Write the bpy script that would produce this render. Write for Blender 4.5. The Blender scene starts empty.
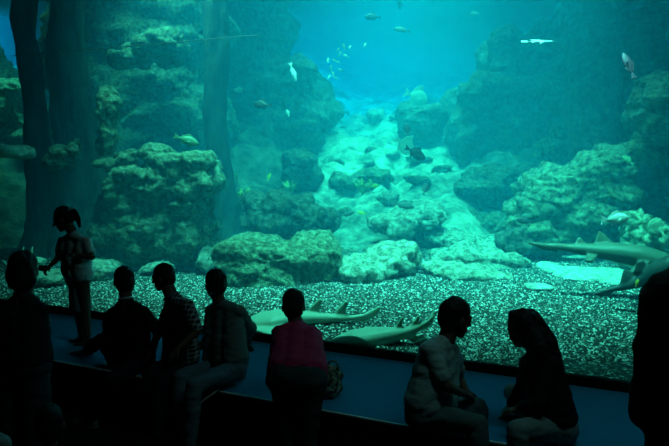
import bpy, bmesh, math, random
from mathutils import Vector, Matrix, noise

SC = bpy.context.scene
COL = SC.collection
W, H, F = 669, 446, 650.0
YAW, PITCH = math.radians(26), math.radians(5)
CAM = Vector((0, 0, 2.2))
FW = Vector((-math.sin(YAW) * math.cos(PITCH), math.cos(YAW) * math.cos(PITCH), -math.sin(PITCH)))
RT = Vector((math.cos(YAW), math.sin(YAW), 0))
UP = RT.cross(FW)

# ------------------------------------------------------------------ camera, world, light, exposure
cam_d = bpy.data.cameras.new('camera')
cam = bpy.data.objects.new('camera', cam_d)
COL.objects.link(cam)
cam_d.sensor_width = 36
cam_d.lens = F * 36 / W
cam_d.clip_end = 200
cam.matrix_world = Matrix((
    (RT.x, UP.x, -FW.x, CAM.x), (RT.y, UP.y, -FW.y, CAM.y), (RT.z, UP.z, -FW.z, CAM.z), (0, 0, 0, 1)))
SC.camera = cam

world = bpy.data.worlds.new('world')
SC.world = world
world.use_nodes = True
world.node_tree.nodes['Background'].inputs[0].default_value = (0, 0, 0, 1)
world.node_tree.nodes['Background'].inputs[1].default_value = 0

SC.view_settings.view_transform = 'Standard'
SC.view_settings.look = 'None'
SC.view_settings.gamma = 1
SC.view_settings.exposure = 0.0
SC.view_settings.use_curve_mapping = False
SC.cycles.volume_bounces = 1
SC.cycles.max_bounces = 8
SC.cycles.diffuse_bounces = 3
SC.cycles.transparent_max_bounces = 16


def at(px, py, d):
    """world point seen at image position (px, py) at distance d along the view"""
    return CAM + FW * d + RT * ((px - W / 2) * d / F) + UP * ((H / 2 - py) * d / F)


def on_z(px, py, z):
    v = FW * F + RT * (px - W / 2) + UP * (H / 2 - py)
    return CAM + v * ((z - CAM.z) / v.z)


def lamp(name, loc, size, power, color, spread=90, aim=(0, 0, -1)):
    """an area light above the tank or the room, added fills included"""
    L = bpy.data.lights.new(name, 'AREA')
    L.shape = 'RECTANGLE'
    L.size, L.size_y = size
    L.energy = power
    L.color = color
    L.spread = math.radians(spread)
    o = bpy.data.objects.new(name, L)
    COL.objects.link(o)
    o.location = loc
    o.rotation_euler = Vector(aim).to_track_quat('-Z', 'Y').to_euler()
    return o


TANK_LIGHT = (0.22, 1.0, 0.76)


def over(px, d, z):
    p = at(px, 167, d)
    return (p.x, p.y, z)


lamp('skylight_valley', over(405, 20, 9.6), (4, 11), 1150, TANK_LIGHT, 70)
lamp('skylight_deep', over(345, 38, 9.6), (16, 8), 1500, (0.0, 0.42, 1.0), 100)
lamp('fill_middle', over(330, 27.5, 9.6), (7, 4), 560, (0.0, 0.50, 1.0), 80)  # added unseen fill, makes the far haze brighter and bluer
lamp('fill_far_left', over(-60, 27, 9.6), (5, 5), 2800, (0.0, 0.55, 1.0), 90)  # added unseen fill for the blue gap at far left
lamp('lamp_front', over(300, 8.0, 9.0), (2.5, 1.0), 470, TANK_LIGHT, 72, (0.0, 0.28, -1))
lamp('lamp_right', over(560, 7.2, 9.0), (1.5, 0.8), 200, TANK_LIGHT, 56, (-0.04, 0.3, -1))
lamp('lamp_left', over(175, 10.0, 9.0), (1.2, 1.2), 80, TANK_LIGHT, 50, (0, 0.1, -1))
lamp('fill_left_back', over(15, 17.0, 9.0), (2, 1.5), 80, TANK_LIGHT, 50)  # added fill that brightens the far-left rock slope
lamp('fill_ridge', over(545, 11.6, 9.0), (0.9, 0.7), 130, TANK_LIGHT, 48, (-0.05, 0.08, -1))  # added fill to lift the left faces of the ridge
lamp('fill_left_cliff', over(165, 13.2, 9.0), (1.2, 0.8), 110, TANK_LIGHT, 60, (-0.1, 0.25, -1))  # added fill so the left cliff shows through the haze
lamp('room_lamp', (0.4, 3.7, 5.4), (2.0, 0.6), 11.5, (0.38, 1.0, 0.95), 170)


# ------------------------------------------------------------------ materials
def mat(name, color, rough=0.7, metal=0.0, spec=0.3):
    m = bpy.data.materials.new(name)
    m.use_nodes = True
    b = m.node_tree.nodes['Principled BSDF']
    b.inputs['Base Color'].default_value = (*color, 1)
    b.inputs['Roughness'].default_value = rough
    b.inputs['Metallic'].default_value = metal
    b.inputs['Specular IOR Level'].default_value = spec
    return m


def N(m, typ, **kw):
    n = m.node_tree.nodes.new(typ)
    for k, v in kw.items():
        setattr(n, k, v)
    return n


def LK(m, a, b):
    m.node_tree.links.new(a, b)


def noisy(name, c1, c2, scale=6, detail=8, rough=0.8, bump=0.3, bscale=None, dist=0.02, lo=0.35, hi=0.65, stretch=None):
    m = mat(name, c1, rough)
    b = m.node_tree.nodes['Principled BSDF']
    tc = N(m, 'ShaderNodeTexCoord')
    src = tc.outputs['Object']
    if stretch:
        mp = N(m, 'ShaderNodeMapping')
        mp.inputs['Scale'].default_value = stretch
        LK(m, src, mp.inputs[0])
        src = mp.outputs[0]
    t = N(m, 'ShaderNodeTexNoise')
    t.inputs['Scale'].default_value = scale
    t.inputs['Detail'].default_value = detail
    t.inputs['Roughness'].default_value = 0.65
    LK(m, src, t.inputs['Vector'])
    r = N(m, 'ShaderNodeValToRGB')
    r.color_ramp.elements[0].position = lo
    r.color_ramp.elements[1].position = hi
    r.color_ramp.elements[0].color = (*c1, 1)
    r.color_ramp.elements[1].color = (*c2, 1)
    LK(m, t.outputs[0], r.inputs[0])
    LK(m, r.outputs[0], b.inputs['Base Color'])
    if bump:
        t2 = N(m, 'ShaderNodeTexNoise')
        t2.inputs['Scale'].default_value = bscale or scale * 2
        t2.inputs['Detail'].default_value = 8
        t2.inputs['Roughness'].default_value = 0.7
        LK(m, src, t2.inputs['Vector'])
        bp = N(m, 'ShaderNodeBump')
        bp.inputs['Strength'].default_value = bump
        bp.inputs['Distance'].default_value = dist
        LK(m, t2.outputs[0], bp.inputs['Height'])
        LK(m, bp.outputs[0], b.inputs['Normal'])
    return m


M = {}
M['rock'] = noisy('rock_green', (0.045, 0.085, 0.05), (0.46, 0.58, 0.38), 11.0, 14, 0.9, 1.0, 14.0, 0.16, 0.38, 0.68)
M['rock_dark'] = noisy('rock_dark', (0.03, 0.055, 0.045), (0.26, 0.34, 0.25), 9.0, 14, 0.9, 1.0, 11.0, 0.18, 0.38, 0.70)
M['rock_pale'] = noisy('rock_pale', (0.16, 0.22, 0.16), (0.78, 0.84, 0.68), 11.0, 14, 0.9, 1.0, 15.0, 0.15, 0.38, 0.62)
M['slab_pale'] = noisy('slab_pale', (0.30, 0.40, 0.32), (0.80, 0.86, 0.76), 9, 12, 0.85, 1.0, 16.0, 0.10, 0.36, 0.56)
M['bark'] = noisy('column_bark', (0.02, 0.04, 0.038), (0.13, 0.18, 0.14), 3.0, 12, 0.95, 1.0, 5.0, 0.15, 0.38, 0.78, (1, 1, 0.25))
M['coral'] = noisy('coral', (0.13, 0.2, 0.13), (0.5, 0.6, 0.42), 9, 8, 0.9, 1.0, 16, 0.06, 0.4, 0.6)
M['alga'] = noisy('alga', (0.18, 0.24, 0.05), (0.5, 0.52, 0.16), 12, 6, 0.9, 0.6, 20, 0.03)
M['paint'] = mat('tank_paint', (0.03, 0.28, 0.36), 0.9)
M['black'] = mat('black_wall', (0.006, 0.007, 0.008), 0.9, 0, 0.1)
M['floor'] = noisy('dark_floor', (0.008, 0.009, 0.010), (0.014, 0.015, 0.016), 30, 4, 0.9, 0.1, 60, 0.004)
M['sill'] = mat('sill_black', (0.006, 0.007, 0.008), 0.75, 0, 0.15)
M['carpet'] = noisy('carpet_blue', (0.015, 0.24, 0.42), (0.02, 0.28, 0.47), 60, 6, 1.0, 0.4, 180, 0.004)
M['metal'] = mat('edge_strip', (0.85, 0.85, 0.80), 0.5)

# gravel and sand of the tank bed
g = mat('gravel_and_sand', (0.2, 0.25, 0.22), 0.9)
gb = g.node_tree.nodes['Principled BSDF']
tc = N(g, 'ShaderNodeTexCoord')
vo = N(g, 'ShaderNodeTexVoronoi')
vo.inputs['Scale'].default_value = 42
LK(g, tc.outputs['Object'], vo.inputs['Vector'])
sx = N(g, 'ShaderNodeSeparateColor')
LK(g, vo.outputs['Color'], sx.inputs[0])
rp = N(g, 'ShaderNodeValToRGB')
rp.color_ramp.interpolation = 'CONSTANT'
e = rp.color_ramp.elements
e[0].position, e[0].color = 0.0, (0.025, 0.034, 0.03, 1)
e[1].position, e[1].color = 0.42, (0.08, 0.105, 0.09, 1)
for pos, c in ((0.74, (0.18, 0.22, 0.19, 1)), (0.88, (0.50, 0.55, 0.49, 1)), (0.95, (0.95, 0.95, 0.90, 1))):
    n = e.new(pos)
    n.color = c
LK(g, sx.outputs[0], rp.inputs[0])
sn = N(g, 'ShaderNodeTexNoise')
sn.inputs['Scale'].default_value = 2.6
sn.inputs['Detail'].default_value = 9
sn.inputs['Roughness'].default_value = 0.7
LK(g, tc.outputs['Object'], sn.inputs['Vector'])
sr = N(g, 'ShaderNodeValToRGB')
sr.color_ramp.elements[0].position, sr.color_ramp.elements[0].color = 0.40, (0.09, 0.14, 0.10, 1)
sr.color_ramp.elements[1].position, sr.color_ramp.elements[1].color = 0.62, (0.50, 0.58, 0.46, 1)
LK(g, sn.outputs[0], sr.inputs[0])
va = N(g, 'ShaderNodeAttribute', attribute_name='sand')
vr = N(g, 'ShaderNodeAttribute', attribute_name='rocky')
rr = N(g, 'ShaderNodeValToRGB')
rr.color_ramp.elements[0].position, rr.color_ramp.elements[0].color = 0.38, (0.03, 0.055, 0.045, 1)
rr.color_ramp.elements[1].position, rr.color_ramp.elements[1].color = 0.68, (0.24, 0.32, 0.23, 1)
LK(g, sn.outputs[0], rr.inputs[0])
m0 = N(g, 'ShaderNodeMix', data_type='RGBA')
LK(g, vr.outputs['Fac'], m0.inputs[0])
LK(g, rp.outputs[0], m0.inputs[6])
LK(g, rr.outputs[0], m0.inputs[7])
mx = N(g, 'ShaderNodeMix', data_type='RGBA')
LK(g, va.outputs['Fac'], mx.inputs[0])
LK(g, m0.outputs[2], mx.inputs[6])
LK(g, sr.outputs[0], mx.inputs[7])
LK(g, mx.outputs[2], gb.inputs['Base Color'])
bp = N(g, 'ShaderNodeBump')
bp.inputs['Strength'].default_value = 0.8
bp.inputs['Distance'].default_value = 0.10
bs = N(g, 'ShaderNodeMix', data_type='FLOAT')
LK(g, va.outputs['Fac'], bs.inputs[0])
LK(g, vo.outputs['Distance'], bs.inputs[2])
LK(g, sn.outputs[0], bs.inputs[3])
LK(g, bs.outputs[0], bp.inputs['Height'])
LK(g, bp.outputs[0], gb.inputs['Normal'])
M['gravel'] = g

# clear acrylic: mostly transparent with a weak mirror
a = bpy.data.materials.new('acrylic')
a.use_nodes = True
nt = a.node_tree
nt.nodes.remove(nt.nodes['Principled BSDF'])
tr = N(a, 'ShaderNodeBsdfTransparent')
tr.inputs[0].default_value = (0.97, 0.99, 0.985, 1)
gl = N(a, 'ShaderNodeBsdfGlossy')
gl.inputs['Roughness'].default_value = 0.02
fr = N(a, 'ShaderNodeFresnel')
fr.inputs[0].default_value = 1.2
ms = N(a, 'ShaderNodeMixShader')
LK(a, fr.outputs[0], ms.inputs[0])
LK(a, tr.outputs[0], ms.inputs[1])
LK(a, gl.outputs[0], ms.inputs[2])
LK(a, ms.outputs[0], nt.nodes['Material Output'].inputs['Surface'])
M['acrylic'] = a

# sea water: absorbs red, scatters blue-green
w = bpy.data.materials.new('sea_water')
w.use_nodes = True
nt = w.node_tree
nt.nodes.remove(nt.nodes['Principled BSDF'])
vs = N(w, 'ShaderNodeVolumeScatter')
vs.inputs['Color'].default_value = (0.02, 0.58, 0.97, 1)
vs.inputs['Density'].default_value = 0.042
vs.inputs['Anisotropy'].default_value = 0.0
vb = N(w, 'ShaderNodeVolumeAbsorption')
vb.inputs['Color'].default_value = (0.0, 0.88, 0.93, 1)
vb.inputs['Density'].default_value = 0.14
ad = N(w, 'ShaderNodeAddShader')
LK(w, vs.outputs[0], ad.inputs[0])
LK(w, vb.outputs[0], ad.inputs[1])
LK(w, ad.outputs[0], nt.nodes['Material Output'].inputs['Volume'])
M['water'] = w

# skin, hair, clothes
M['skin'] = mat('skin', (0.16, 0.085, 0.055), 0.6)
M['skin_light'] = mat('skin_light', (0.30, 0.18, 0.12), 0.6)
M['sole'] = mat('sole_rubber', (0.25, 0.25, 0.24), 0.8)
M['lip'] = mat('lip', (0.14, 0.05, 0.04), 0.5)
M['eye'] = mat('eye_dark', (0.02, 0.015, 0.012), 0.2)
M['hair'] = noisy('hair_black', (0.006, 0.006, 0.006), (0.016, 0.014, 0.013), 40, 6, 0.6, 0.6, 80, 0.006)


def cloth(name, c, k=1.25):
    return noisy(name, c, tuple(min(1, x * k) for x in c), 25, 5, 0.95, 0.5, 18, 0.012)


def plaid(name, c1, c2, scale):
    m = mat(name, c1, 0.9)
    b = m.node_tree.nodes['Principled BSDF']
    tc = N(m, 'ShaderNodeTexCoord')
    mixes = []
    for axis in ('X', 'Z'):
        wv = N(m, 'ShaderNodeTexWave', wave_type='BANDS', bands_direction=axis)
        wv.inputs['Scale'].default_value = scale
        LK(m, tc.outputs['Object'], wv.inputs['Vector'])
        r = N(m, 'ShaderNodeValToRGB')
        r.color_ramp.elements[0].position = 0.72
        r.color_ramp.elements[1].position = 0.82
        LK(m, wv.outputs['Fac'], r.inputs[0])
        mixes.append(r)
    mm = N(m, 'ShaderNodeMix', data_type='RGBA', blend_type='ADD')
    mm.inputs[0].default_value = 1.0
    LK(m, mixes[0].outputs[0], mm.inputs[6])
    LK(m, mixes[1].outputs[0], mm.inputs[7])
    m2 = N(m, 'ShaderNodeMix', data_type='RGBA')
    ml = N(m, 'ShaderNodeMath', operation='MULTIPLY')
    ml.inputs[1].default_value = 0.5
    LK(m, mm.outputs[2], ml.inputs[0])
    LK(m, ml.outputs[0], m2.inputs[0])
    m2.inputs[6].default_value = (*c1, 1)
    m2.inputs[7].default_value = (*c2, 1)
    LK(m, m2.outputs[2], b.inputs['Base Color'])
    return m


# ------------------------------------------------------------------ mesh helpers
class MB:
    """collects closed solids in world space"""

    def __init__(self):
        self.v, self.f = [], []

    def add(self, vs, fs):
        o = len(self.v)
        self.v += [Vector(p) for p in vs]
        self.f += [[i + o for i in f] for f in fs]

    def box(self, a, b):
        (x0, y0, z0), (x1, y1, z1) = a, b
        vs = [(x0, y0, z0), (x1, y0, z0), (x1, y1, z0), (x0, y1, z0), (x0, y0, z1), (x1, y0, z1), (x1, y1, z1), (x0, y1, z1)]
        self.add(vs, [(0, 3, 2, 1), (4, 5, 6, 7), (0, 1, 5, 4), (1, 2, 6, 5), (2, 3, 7, 6), (3, 0, 4, 7)])
        return self

    def ell(self, c, r, rot=None, n=14, boxy=1.0):
        """ellipsoid; boxy < 1 squares it off"""
        c = Vector(c)
        if not hasattr(r, '__len__'):
            r = (r, r, r)
        rot = rot or Matrix.Identity(3)

        def pw(x):
            return math.copysign(abs(x) ** boxy, x)
        vs, fs = [], []
        rows = n // 2
        for i in range(1, rows):
            t = math.pi * i / rows
            for j in range(n):
                a = 2 * math.pi * j / n
                p = Vector((pw(math.sin(t)) * pw(math.cos(a)) * r[0], pw(math.sin(t)) * pw(math.sin(a)) * r[1], pw(math.cos(t)) * r[2]))
                vs.append(c + rot @ p)
        vs.append(c + rot @ Vector((0, 0, r[2])))
        vs.append(c + rot @ Vector((0, 0, -r[2])))
        T, B = len(vs) - 2, len(vs) - 1
        for j in range(n):
            k = (j + 1) % n
            fs.append((T, j, k))
            for i in range(rows - 2):
                fs.append((i * n + j, (i + 1) * n + j, (i + 1) * n + k, i * n + k))
            fs.append((B, (rows - 2) * n + k, (rows - 2) * n + j))
        self.add(vs, fs)
        return self

    def cap(self, p, q, r0, r1=None, n=12):
        """round cone from p to q"""
        p, q = Vector(p), Vector(q)
        r1 = r0 if r1 is None else r1
        d = q - p
        if d.length < 1e-5:
            return self.ell(p, max(r0, r1))
        z = d.normalized()
        x = z.orthogonal().normalized()
        y = z.cross(x)
        prof = []
        for i in range(1, 4):
            t = -math.pi / 2 + i * math.pi / 2 / 3.5
            prof.append((p + z * (r0 * math.sin(t)), r0 * math.cos(t)))
        prof.append((p, r0))
        prof.append((q, r1))
        for i in range(1, 4):
            t = i * math.pi / 2 / 3.5
            prof.append((q + z * (r1 * math.sin(t)), r1 * math.cos(t)))
        vs, fs = [], []
        for c, r in prof:
            for j in range(n):
                a = 2 * math.pi * j / n
                vs.append(c + x * (r * math.cos(a)) + y * (r * math.sin(a)))
        vs.append(p - z * r0)
        vs.append(q + z * r1)
        B, T = len(vs) - 2, len(vs) - 1
        m = len(prof)
        for j in range(n):
            k = (j + 1) % n
            fs.append((B, k, j))
            for i in range(m - 1):
                fs.append((i * n + j, i * n + k, (i + 1) * n + k, (i + 1) * n + j))
            fs.append((T, (m - 1) * n + j, (m - 1) * n + k))
        self.add(vs, fs)
        return self

    def chain(self, pts, rs):
        for i in range(len(pts) - 1):
            self.cap(pts[i], pts[i + 1], rs[i], rs[i + 1])
        return self

    def loft(self, rings):
        """rings of equal vertex count, capped at both ends"""
        n = len(rings[0])
        vs, fs = [p for r in rings for p in r], []
        for i in range(len(rings) - 1):
            for j in range(n):
                k = (j + 1) % n
                fs.append((i * n + j, i * n + k, (i + 1) * n + k, (i + 1) * n + j))
        fs.append(tuple(reversed(range(n))))
        fs.append(tuple(range((len(rings) - 1) * n, len(rings) * n)))
        self.add(vs, fs)
        return self

    def slab(self, pts, nrm, th):
        """outline given thickness th along nrm"""
        nrm = Vector(nrm).normalized() * (th / 2)
        n = len(pts)
        vs = [Vector(p) - nrm for p in pts] + [Vector(p) + nrm for p in pts]
        fs = [tuple(reversed(range(n))), tuple(range(n, 2 * n))]
        for j in range(n):
            k = (j + 1) % n
            fs.append((j, k, n + k, n + j))
        self.add(vs, fs)
        return self

    def mesh(self, name):
        me = bpy.data.meshes.new(name)
        me.from_pydata([tuple(v) for v in self.v], [], self.f)
        bm = bmesh.new()
        bm.from_mesh(me)
        bmesh.ops.recalc_face_normals(bm, faces=bm.faces)
        bm.to_mesh(me)
        bm.free()
        return me


def fuse(me, voxel, smooth=3, sub=0):
    """melts overlapping solids into one continuous surface"""
    o = bpy.data.objects.new('work', me)
    COL.objects.link(o)
    r = o.modifiers.new('r', 'REMESH')
    r.mode = 'VOXEL'
    r.voxel_size = voxel
    if smooth:
        s = o.modifiers.new('s', 'SMOOTH')
        s.factor = 0.5
        s.iterations = smooth
    dg = bpy.context.evaluated_depsgraph_get()
    out = bpy.data.meshes.new_from_object(o.evaluated_get(dg))
    bpy.data.objects.remove(o)
    bpy.data.meshes.remove(me)
    return out


def put(name, me, mats, origin=(0, 0, 0), parent=None, smooth=True):
    """links a mesh built in world space; origin becomes the object's (or its parent's) place"""
    origin = Vector(origin)
    me.transform(Matrix.Translation(-origin))
    me.name = name
    if not isinstance(mats, (list, tuple)):
        mats = [mats]
    me.materials.clear()
    for m in mats:
        me.materials.append(m)
    if smooth:
        me.polygons.foreach_set('use_smooth', [True] * len(me.polygons))
    o = bpy.data.objects.new(name, me)
    COL.objects.link(o)
    if parent:
        o.parent = parent
    else:
        o.location = origin
    return o


def tag(o, label=None, cat=None, group=None, kind=None):
    if label:
        o['label'] = label
    if cat:
        o['category'] = cat
    if group:
        o['group'] = group
    if kind:
        o['kind'] = kind
    return o


def empty(name, loc):
    o = bpy.data.objects.new(name, None)
    COL.objects.link(o)
    o.location = loc
    o.empty_display_size = 0.1
    return o


def struct(name, mb, m, bevel=0):
    o = put(name, mb.mesh(name), m, smooth=False)
    if bevel:
        b = o.modifiers.new('b', 'BEVEL')
        b.width = bevel
        b.segments = 2
    o['kind'] = 'structure'
    return o


def ripple(me, amp, freq, seed, squash=(1, 1, 1), vein=0.0):
    """moves each vertex along its normal by fractal noise"""
    off = Vector((seed * 13.7, seed * 7.1, seed * 3.3))
    me.update()
    ns = [v.normal.copy() for v in me.vertices]
    for v, nn in zip(me.vertices, ns):
        p = Vector((v.co.x * squash[0], v.co.y * squash[1], v.co.z * squash[2])) * freq + off
        k = noise.fractal(p, 0.9, 2.1, 6)
        if vein:
            d, _ = noise.voronoi(p * 0.9)
            k += vein * (min(0.5, d[1] - d[0]) - 0.25) * 2
            d, _ = noise.voronoi(p * 2.7 + Vector((k, k, k)) * 0.4)
            k += vein * (min(0.4, d[1] - d[0]) - 0.2) * 0.5
            k += 0.14 * vein * (0.5 - abs(noise.noise(p * 5.0))) * 2
        v.co += nn * (amp * k)
    me.update()


# ------------------------------------------------------------------ the room and the tank shell
XL, XR = -13.0, 5.0
LY, SY, GY = 4.05, 5.40, 5.46
LZ, BED = 0.45, 0.50
struct('floor', MB().box((XL, -4, -0.1), (XR, LY + 0.05, 0)), M['floor'])
struct('floor_step', MB().box((XL, -4, 0), (XR, 1.8, 0.55)), M['floor'])
struct('floor_ledge', MB().box((XL, LY, -0.1), (XR, SY, LZ)), [M['carpet']])
struct('wall_ledge_riser', MB().box((XL, LY - 0.012, 0), (XR, LY - 0.001, LZ - 0.03)), M['black'])
struct('trim_1', MB().box((XL, LY - 0.012, LZ - 0.014), (XR, LY + 0.006, LZ + 0.003)), M['metal'], 0.003)
struct('trim_2', MB().box((XL, SY, LZ - 0.3), (XR, GY - 0.002, LZ + 0.078)), M['sill'], 0.006)
struct('window_1', MB().box((XL, GY, LZ - 0.2), (XR, GY + 0.06, 4.75)), M['acrylic'])
struct('wall_front', MB().box((XL, SY, 4.75), (XR, GY + 0.06, 9.0)), M['black'])
struct('wall_back', MB().box((XL, -4.2, 0), (XR, -4, 5.6)), M['black'])
struct('wall_left', MB().box((XL - 0.2, -4.2, -0.1), (XL, GY + 0.06, 9)), M['black'])
struct('wall_right', MB().box((XR, -4.2, -0.1), (XR + 0.2, GY + 0.06, 9)), M['black'])
struct('ceiling', MB().box((XL, -4.2, 5.5), (XR, SY, 5.7)), M['black'])
TX0, TX1, TY0, TY1 = -48.0, 16.0, GY + 0.065, 46.0
struct('wall_tank_back', MB().box((TX0, TY1, -1), (TX1, TY1 + 0.3, 9)), M['paint'])
struct('wall_tank_left', MB().box((TX0 - 0.3, TY0 - 0.1, -1), (TX0, TY1, 9)), M['paint'])
struct('wall_tank_right', MB().box((TX1, TY0 - 0.1, -1), (TX1 + 0.3, TY1, 9)), M['paint'])
struct('wall_tank_front_left', MB().box((TX0, TY0 - 0.2, -1), (XL - 0.2, TY0 - 0.01, 9)), M['paint'])
struct('wall_tank_front_right', MB().box((XR + 0.2, TY0 - 0.2, -1), (TX1, TY0 - 0.01, 9)), M['paint'])
struct('tank_water', MB().box((TX0 + 0.01, TY0, -0.8), (TX1 - 0.01, TY1 - 0.01, 8.6)), M['water'])


def ld(x, y):
    """lateral offset and distance as seen from the room's viewing place"""
    return x * RT.x + y * RT.y, (x * -math.sin(YAW) + y * math.cos(YAW))


def smooth(a, b, x):
    t = max(0, min(1, (x - a) / (b - a)))
    return t * t * (3 - 2 * t)


def bed_z(x, y):
    l, d = ld(x, y)
    ang = l / max(d, 1)
    start = 12.8 + 1.2 * noise.noise(Vector((x * 0.3, y * 0.3, 1)))
    t = max(0.0, d - start)
    z = BED + 0.275 * t * smooth(0, 3, t)
    z = BED + (z - BED) * (1 - smooth(24, 40, d) * 0.25)
    # the valley floor runs between higher flanks
    side = abs(ang - 0.10) * d
    z += smooth(1.8, 6.0, side) * smooth(13, 20, d) * 1.6
    n1 = noise.fractal(Vector((x * 0.55, y * 0.55, 3)), 0.9, 2.1, 6)
    n2 = 0.5 - abs(noise.noise(Vector((x * 1.3, y * 1.3, 5)))) * 1.6 + 0.4 * noise.noise(Vector((x * 3.1, y * 3.1, 6)))
    z += (n1 * 0.42 + n2 * 0.30) * smooth(11.8, 15, d) + n1 * 0.03
    return z


def make_bed():
    me = bpy.data.meshes.new('tank_floor')
    ux = [TX0 + (TX1 - TX0) * i / 420 for i in range(421)]
    uy = [TY0 + (TY1 - TY0) * (j / 230) ** 1.25 for j in range(231)]
    vs = [(x, y, bed_z(x, y)) for y in uy for x in ux]
    n = len(ux)
    fs = [(j * n + i, j * n + i + 1, (j + 1) * n + i + 1, (j + 1) * n + i) for j in range(len(uy) - 1) for i in range(n - 1)]
    me.from_pydata(vs, [], fs)
    at_ = me.attributes.new('sand', 'FLOAT', 'POINT')
    ra_ = me.attributes.new('rocky', 'FLOAT', 'POINT')
    vals, rvals = [], []
    for x, y, z in vs:
        l, d = ld(x, y)
        k = noise.fractal(Vector((x * 0.5, y * 0.5, 8)), 0.9, 2.1, 5)
        rvals.append(smooth(12.0, 13.0, d + 1.2 * k))
        vals.append(smooth(12.3, 13.6, d + 1.6 * k) * (1 - 0.9 * smooth(0.145, 0.20, abs(l / max(d, 1) - 0.125) + 0.03 * k)))
    at_.data.foreach_set('value', vals)
    ra_.data.foreach_set('value', rvals)
    o = put('ground_tank_bed', me, M['gravel'])
    o['kind'] = 'structure'


make_bed()


# loose light pebbles lying on the gravel
def make_pebbles():
    rnd = random.Random(11)
    vs, fs, mi = [], [], []
    n = 0
    while n < 36000:
        d = 5.6 + 8.0 * rnd.random() ** 1.25
        l = rnd.uniform(-0.56, 0.50) * d
        p = RT * l + A0 * d
        if p.y < TY0 + 0.03 or (d > 12.2 and rnd.random() < 0.6):
            continue
        r = rnd.uniform(0.007, 0.0155)
        z = bed_z(p.x, p.y) + r * 0.4
        a = rnd.uniform(0, 6.3)
        ca, sa = math.cos(a) * r * rnd.uniform(0.9, 1.5), math.sin(a) * r
        b = len(vs)
        vs += [(p.x + ca, p.y + sa, z), (p.x - sa, p.y + ca, z), (p.x - ca, p.y - sa, z), (p.x + sa, p.y - ca, z), (p.x, p.y, z + r * 0.9), (p.x, p.y, z - r)]
        fs += [(b, b + 1, b + 4), (b + 1, b + 2, b + 4), (b + 2, b + 3, b + 4), (b + 3, b, b + 4), (b + 1, b, b + 5), (b + 2, b + 1, b + 5), (b + 3, b + 2, b + 5), (b, b + 3, b + 5)]
        k = rnd.random()
        mi += [0 if k < 0.20 else (1 if k < 0.42 else 2)] * 8
        n += 1
    me = bpy.data.meshes.new('gravel')
    me.from_pydata(vs, [], fs)
    o = put('gravel', me, [mat('pebble_white', (0.86, 0.88, 0.84), 0.8), mat('pebble_grey', (0.34, 0.38, 0.34), 0.8), mat('pebble_dark', (0.05, 0.06, 0.055), 0.8)], smooth=False)
    me.polygons.foreach_set('material_index', mi)
    tag(o, 'white and grey pebbles strewn over the dark gravel behind the window', 'gravel', None, 'stuff')


A0 = Vector((-math.sin(YAW), math.cos(YAW), 0))
make_pebbles()


# ------------------------------------------------------------------ rocks
def rock(name, label, blobs, m, voxel=0.07, amp=0.16, freq=1.1, seed=1, cat='rock', group=None, squash=(1, 1, 1.6), vein=0.8, sm=1):
    """blobs: (px, py, half width px, half height px, distance, half depth m, boxiness)"""
    mb = MB()
    for bl in blobs:
        px, py, rx, ry, d, th = bl[:6]
        bx = bl[6] if len(bl) > 6 else 0.75
        rot = Matrix((RT, Vector((-math.sin(YAW), math.cos(YAW), 0)), Vector((0, 0, 1)))).transposed()
        if len(bl) > 7:
            rot = rot @ Matrix.Rotation(math.radians(bl[7]), 3, 'Y')
        mb.ell(at(px, py, d), (rx * d / F, th, ry * d / F), rot, 20, bx)
    me = fuse(mb.mesh(name), max(0.022, voxel * 0.62), sm)
    ripple(me, amp, freq, seed, squash, vein)
    c = at(blobs[0][0], blobs[0][1], blobs[0][4])
    zmin = min(v.co.z for v in me.vertices)
    o = put(name, me, m, (c.x, c.y, zmin))
    tag(o, label, cat, group)
    return o


# far cliffs
rock('rock_cliff', 'broad green rock cliff behind the dark pillars at the left of the tank',
     [(150, 110, 72, 140, 17, 1.6, 0.5), (112, 60, 50, 110, 16.5, 1.5, 0.5), (180, 200, 50, 40, 15.5, 1.4, 0.6)],
     M['rock'], 0.11, 0.45, 0.5, 3, 'cliff')
rock('rock_cliff', 'tall hazy rock face right of the slim pillar, facing the bright water',
     [(250, 60, 42, 130, 21, 1.7, 0.5), (287, 122, 36, 62, 20.6, 1.5, 0.5), (262, 182, 48, 40, 20.4, 1.4, 0.6), (305, 105, 30, 22, 21, 1.2, 0.6)],
     M['rock_dark'], 0.12, 0.42, 0.5, 5, 'cliff')
rock('rock_cliff', 'large square-topped rock cliff at the right side of the bright valley',
     [(505, 132, 54, 48, 19.8, 1.6, 0.3), (526, 80, 42, 40, 20.2, 1.5, 0.35), (556, 62, 36, 36, 20, 1.4, 0.4)],
     M['rock_dark'], 0.11, 0.36, 0.55, 7, 'cliff')
rock('rock_cliff', 'dark rock wall in the upper right corner behind the purple-grey upright form',
     [(625, 60, 66, 120, 16.4, 1.3, 0.5), (660, 120, 50, 110, 15.8, 1.3, 0.5)],
     M['rock_dark'], 0.11, 0.36, 0.55, 9, 'cliff')
rock('rock_cliff', 'low green rock slope at the far left edge of the tank',
     [(8, 112, 24, 36, 17.5, 1.2, 0.7), (-24, 100, 30, 60, 18, 1.2, 0.6), (40, 150, 40, 40, 17.5, 1.0, 0.6)],
     M['rock'], 0.09, 0.3, 0.8, 11, 'cliff')


# pillars shaped like old trunks
def pillar(label, pts, m, seed, d):
    """pts: (px, py, half width px)"""
    mb = MB()
    P = [at(px, py, d) for px, py, r in pts]
    mb.chain(P, [r * d / F for _, _, r in pts])
    me = fuse(mb.mesh('pillar'), 0.06, 2)
    ripple(me, 0.13, 1.6, seed, (1, 1, 0.25), 0.6)
    zmin = min(v.co.z for v in me.vertices)
    o = put('rock_pillar', me, m, (P[-1].x, P[-1].y, zmin))
    tag(o, label, 'pillar')


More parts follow.
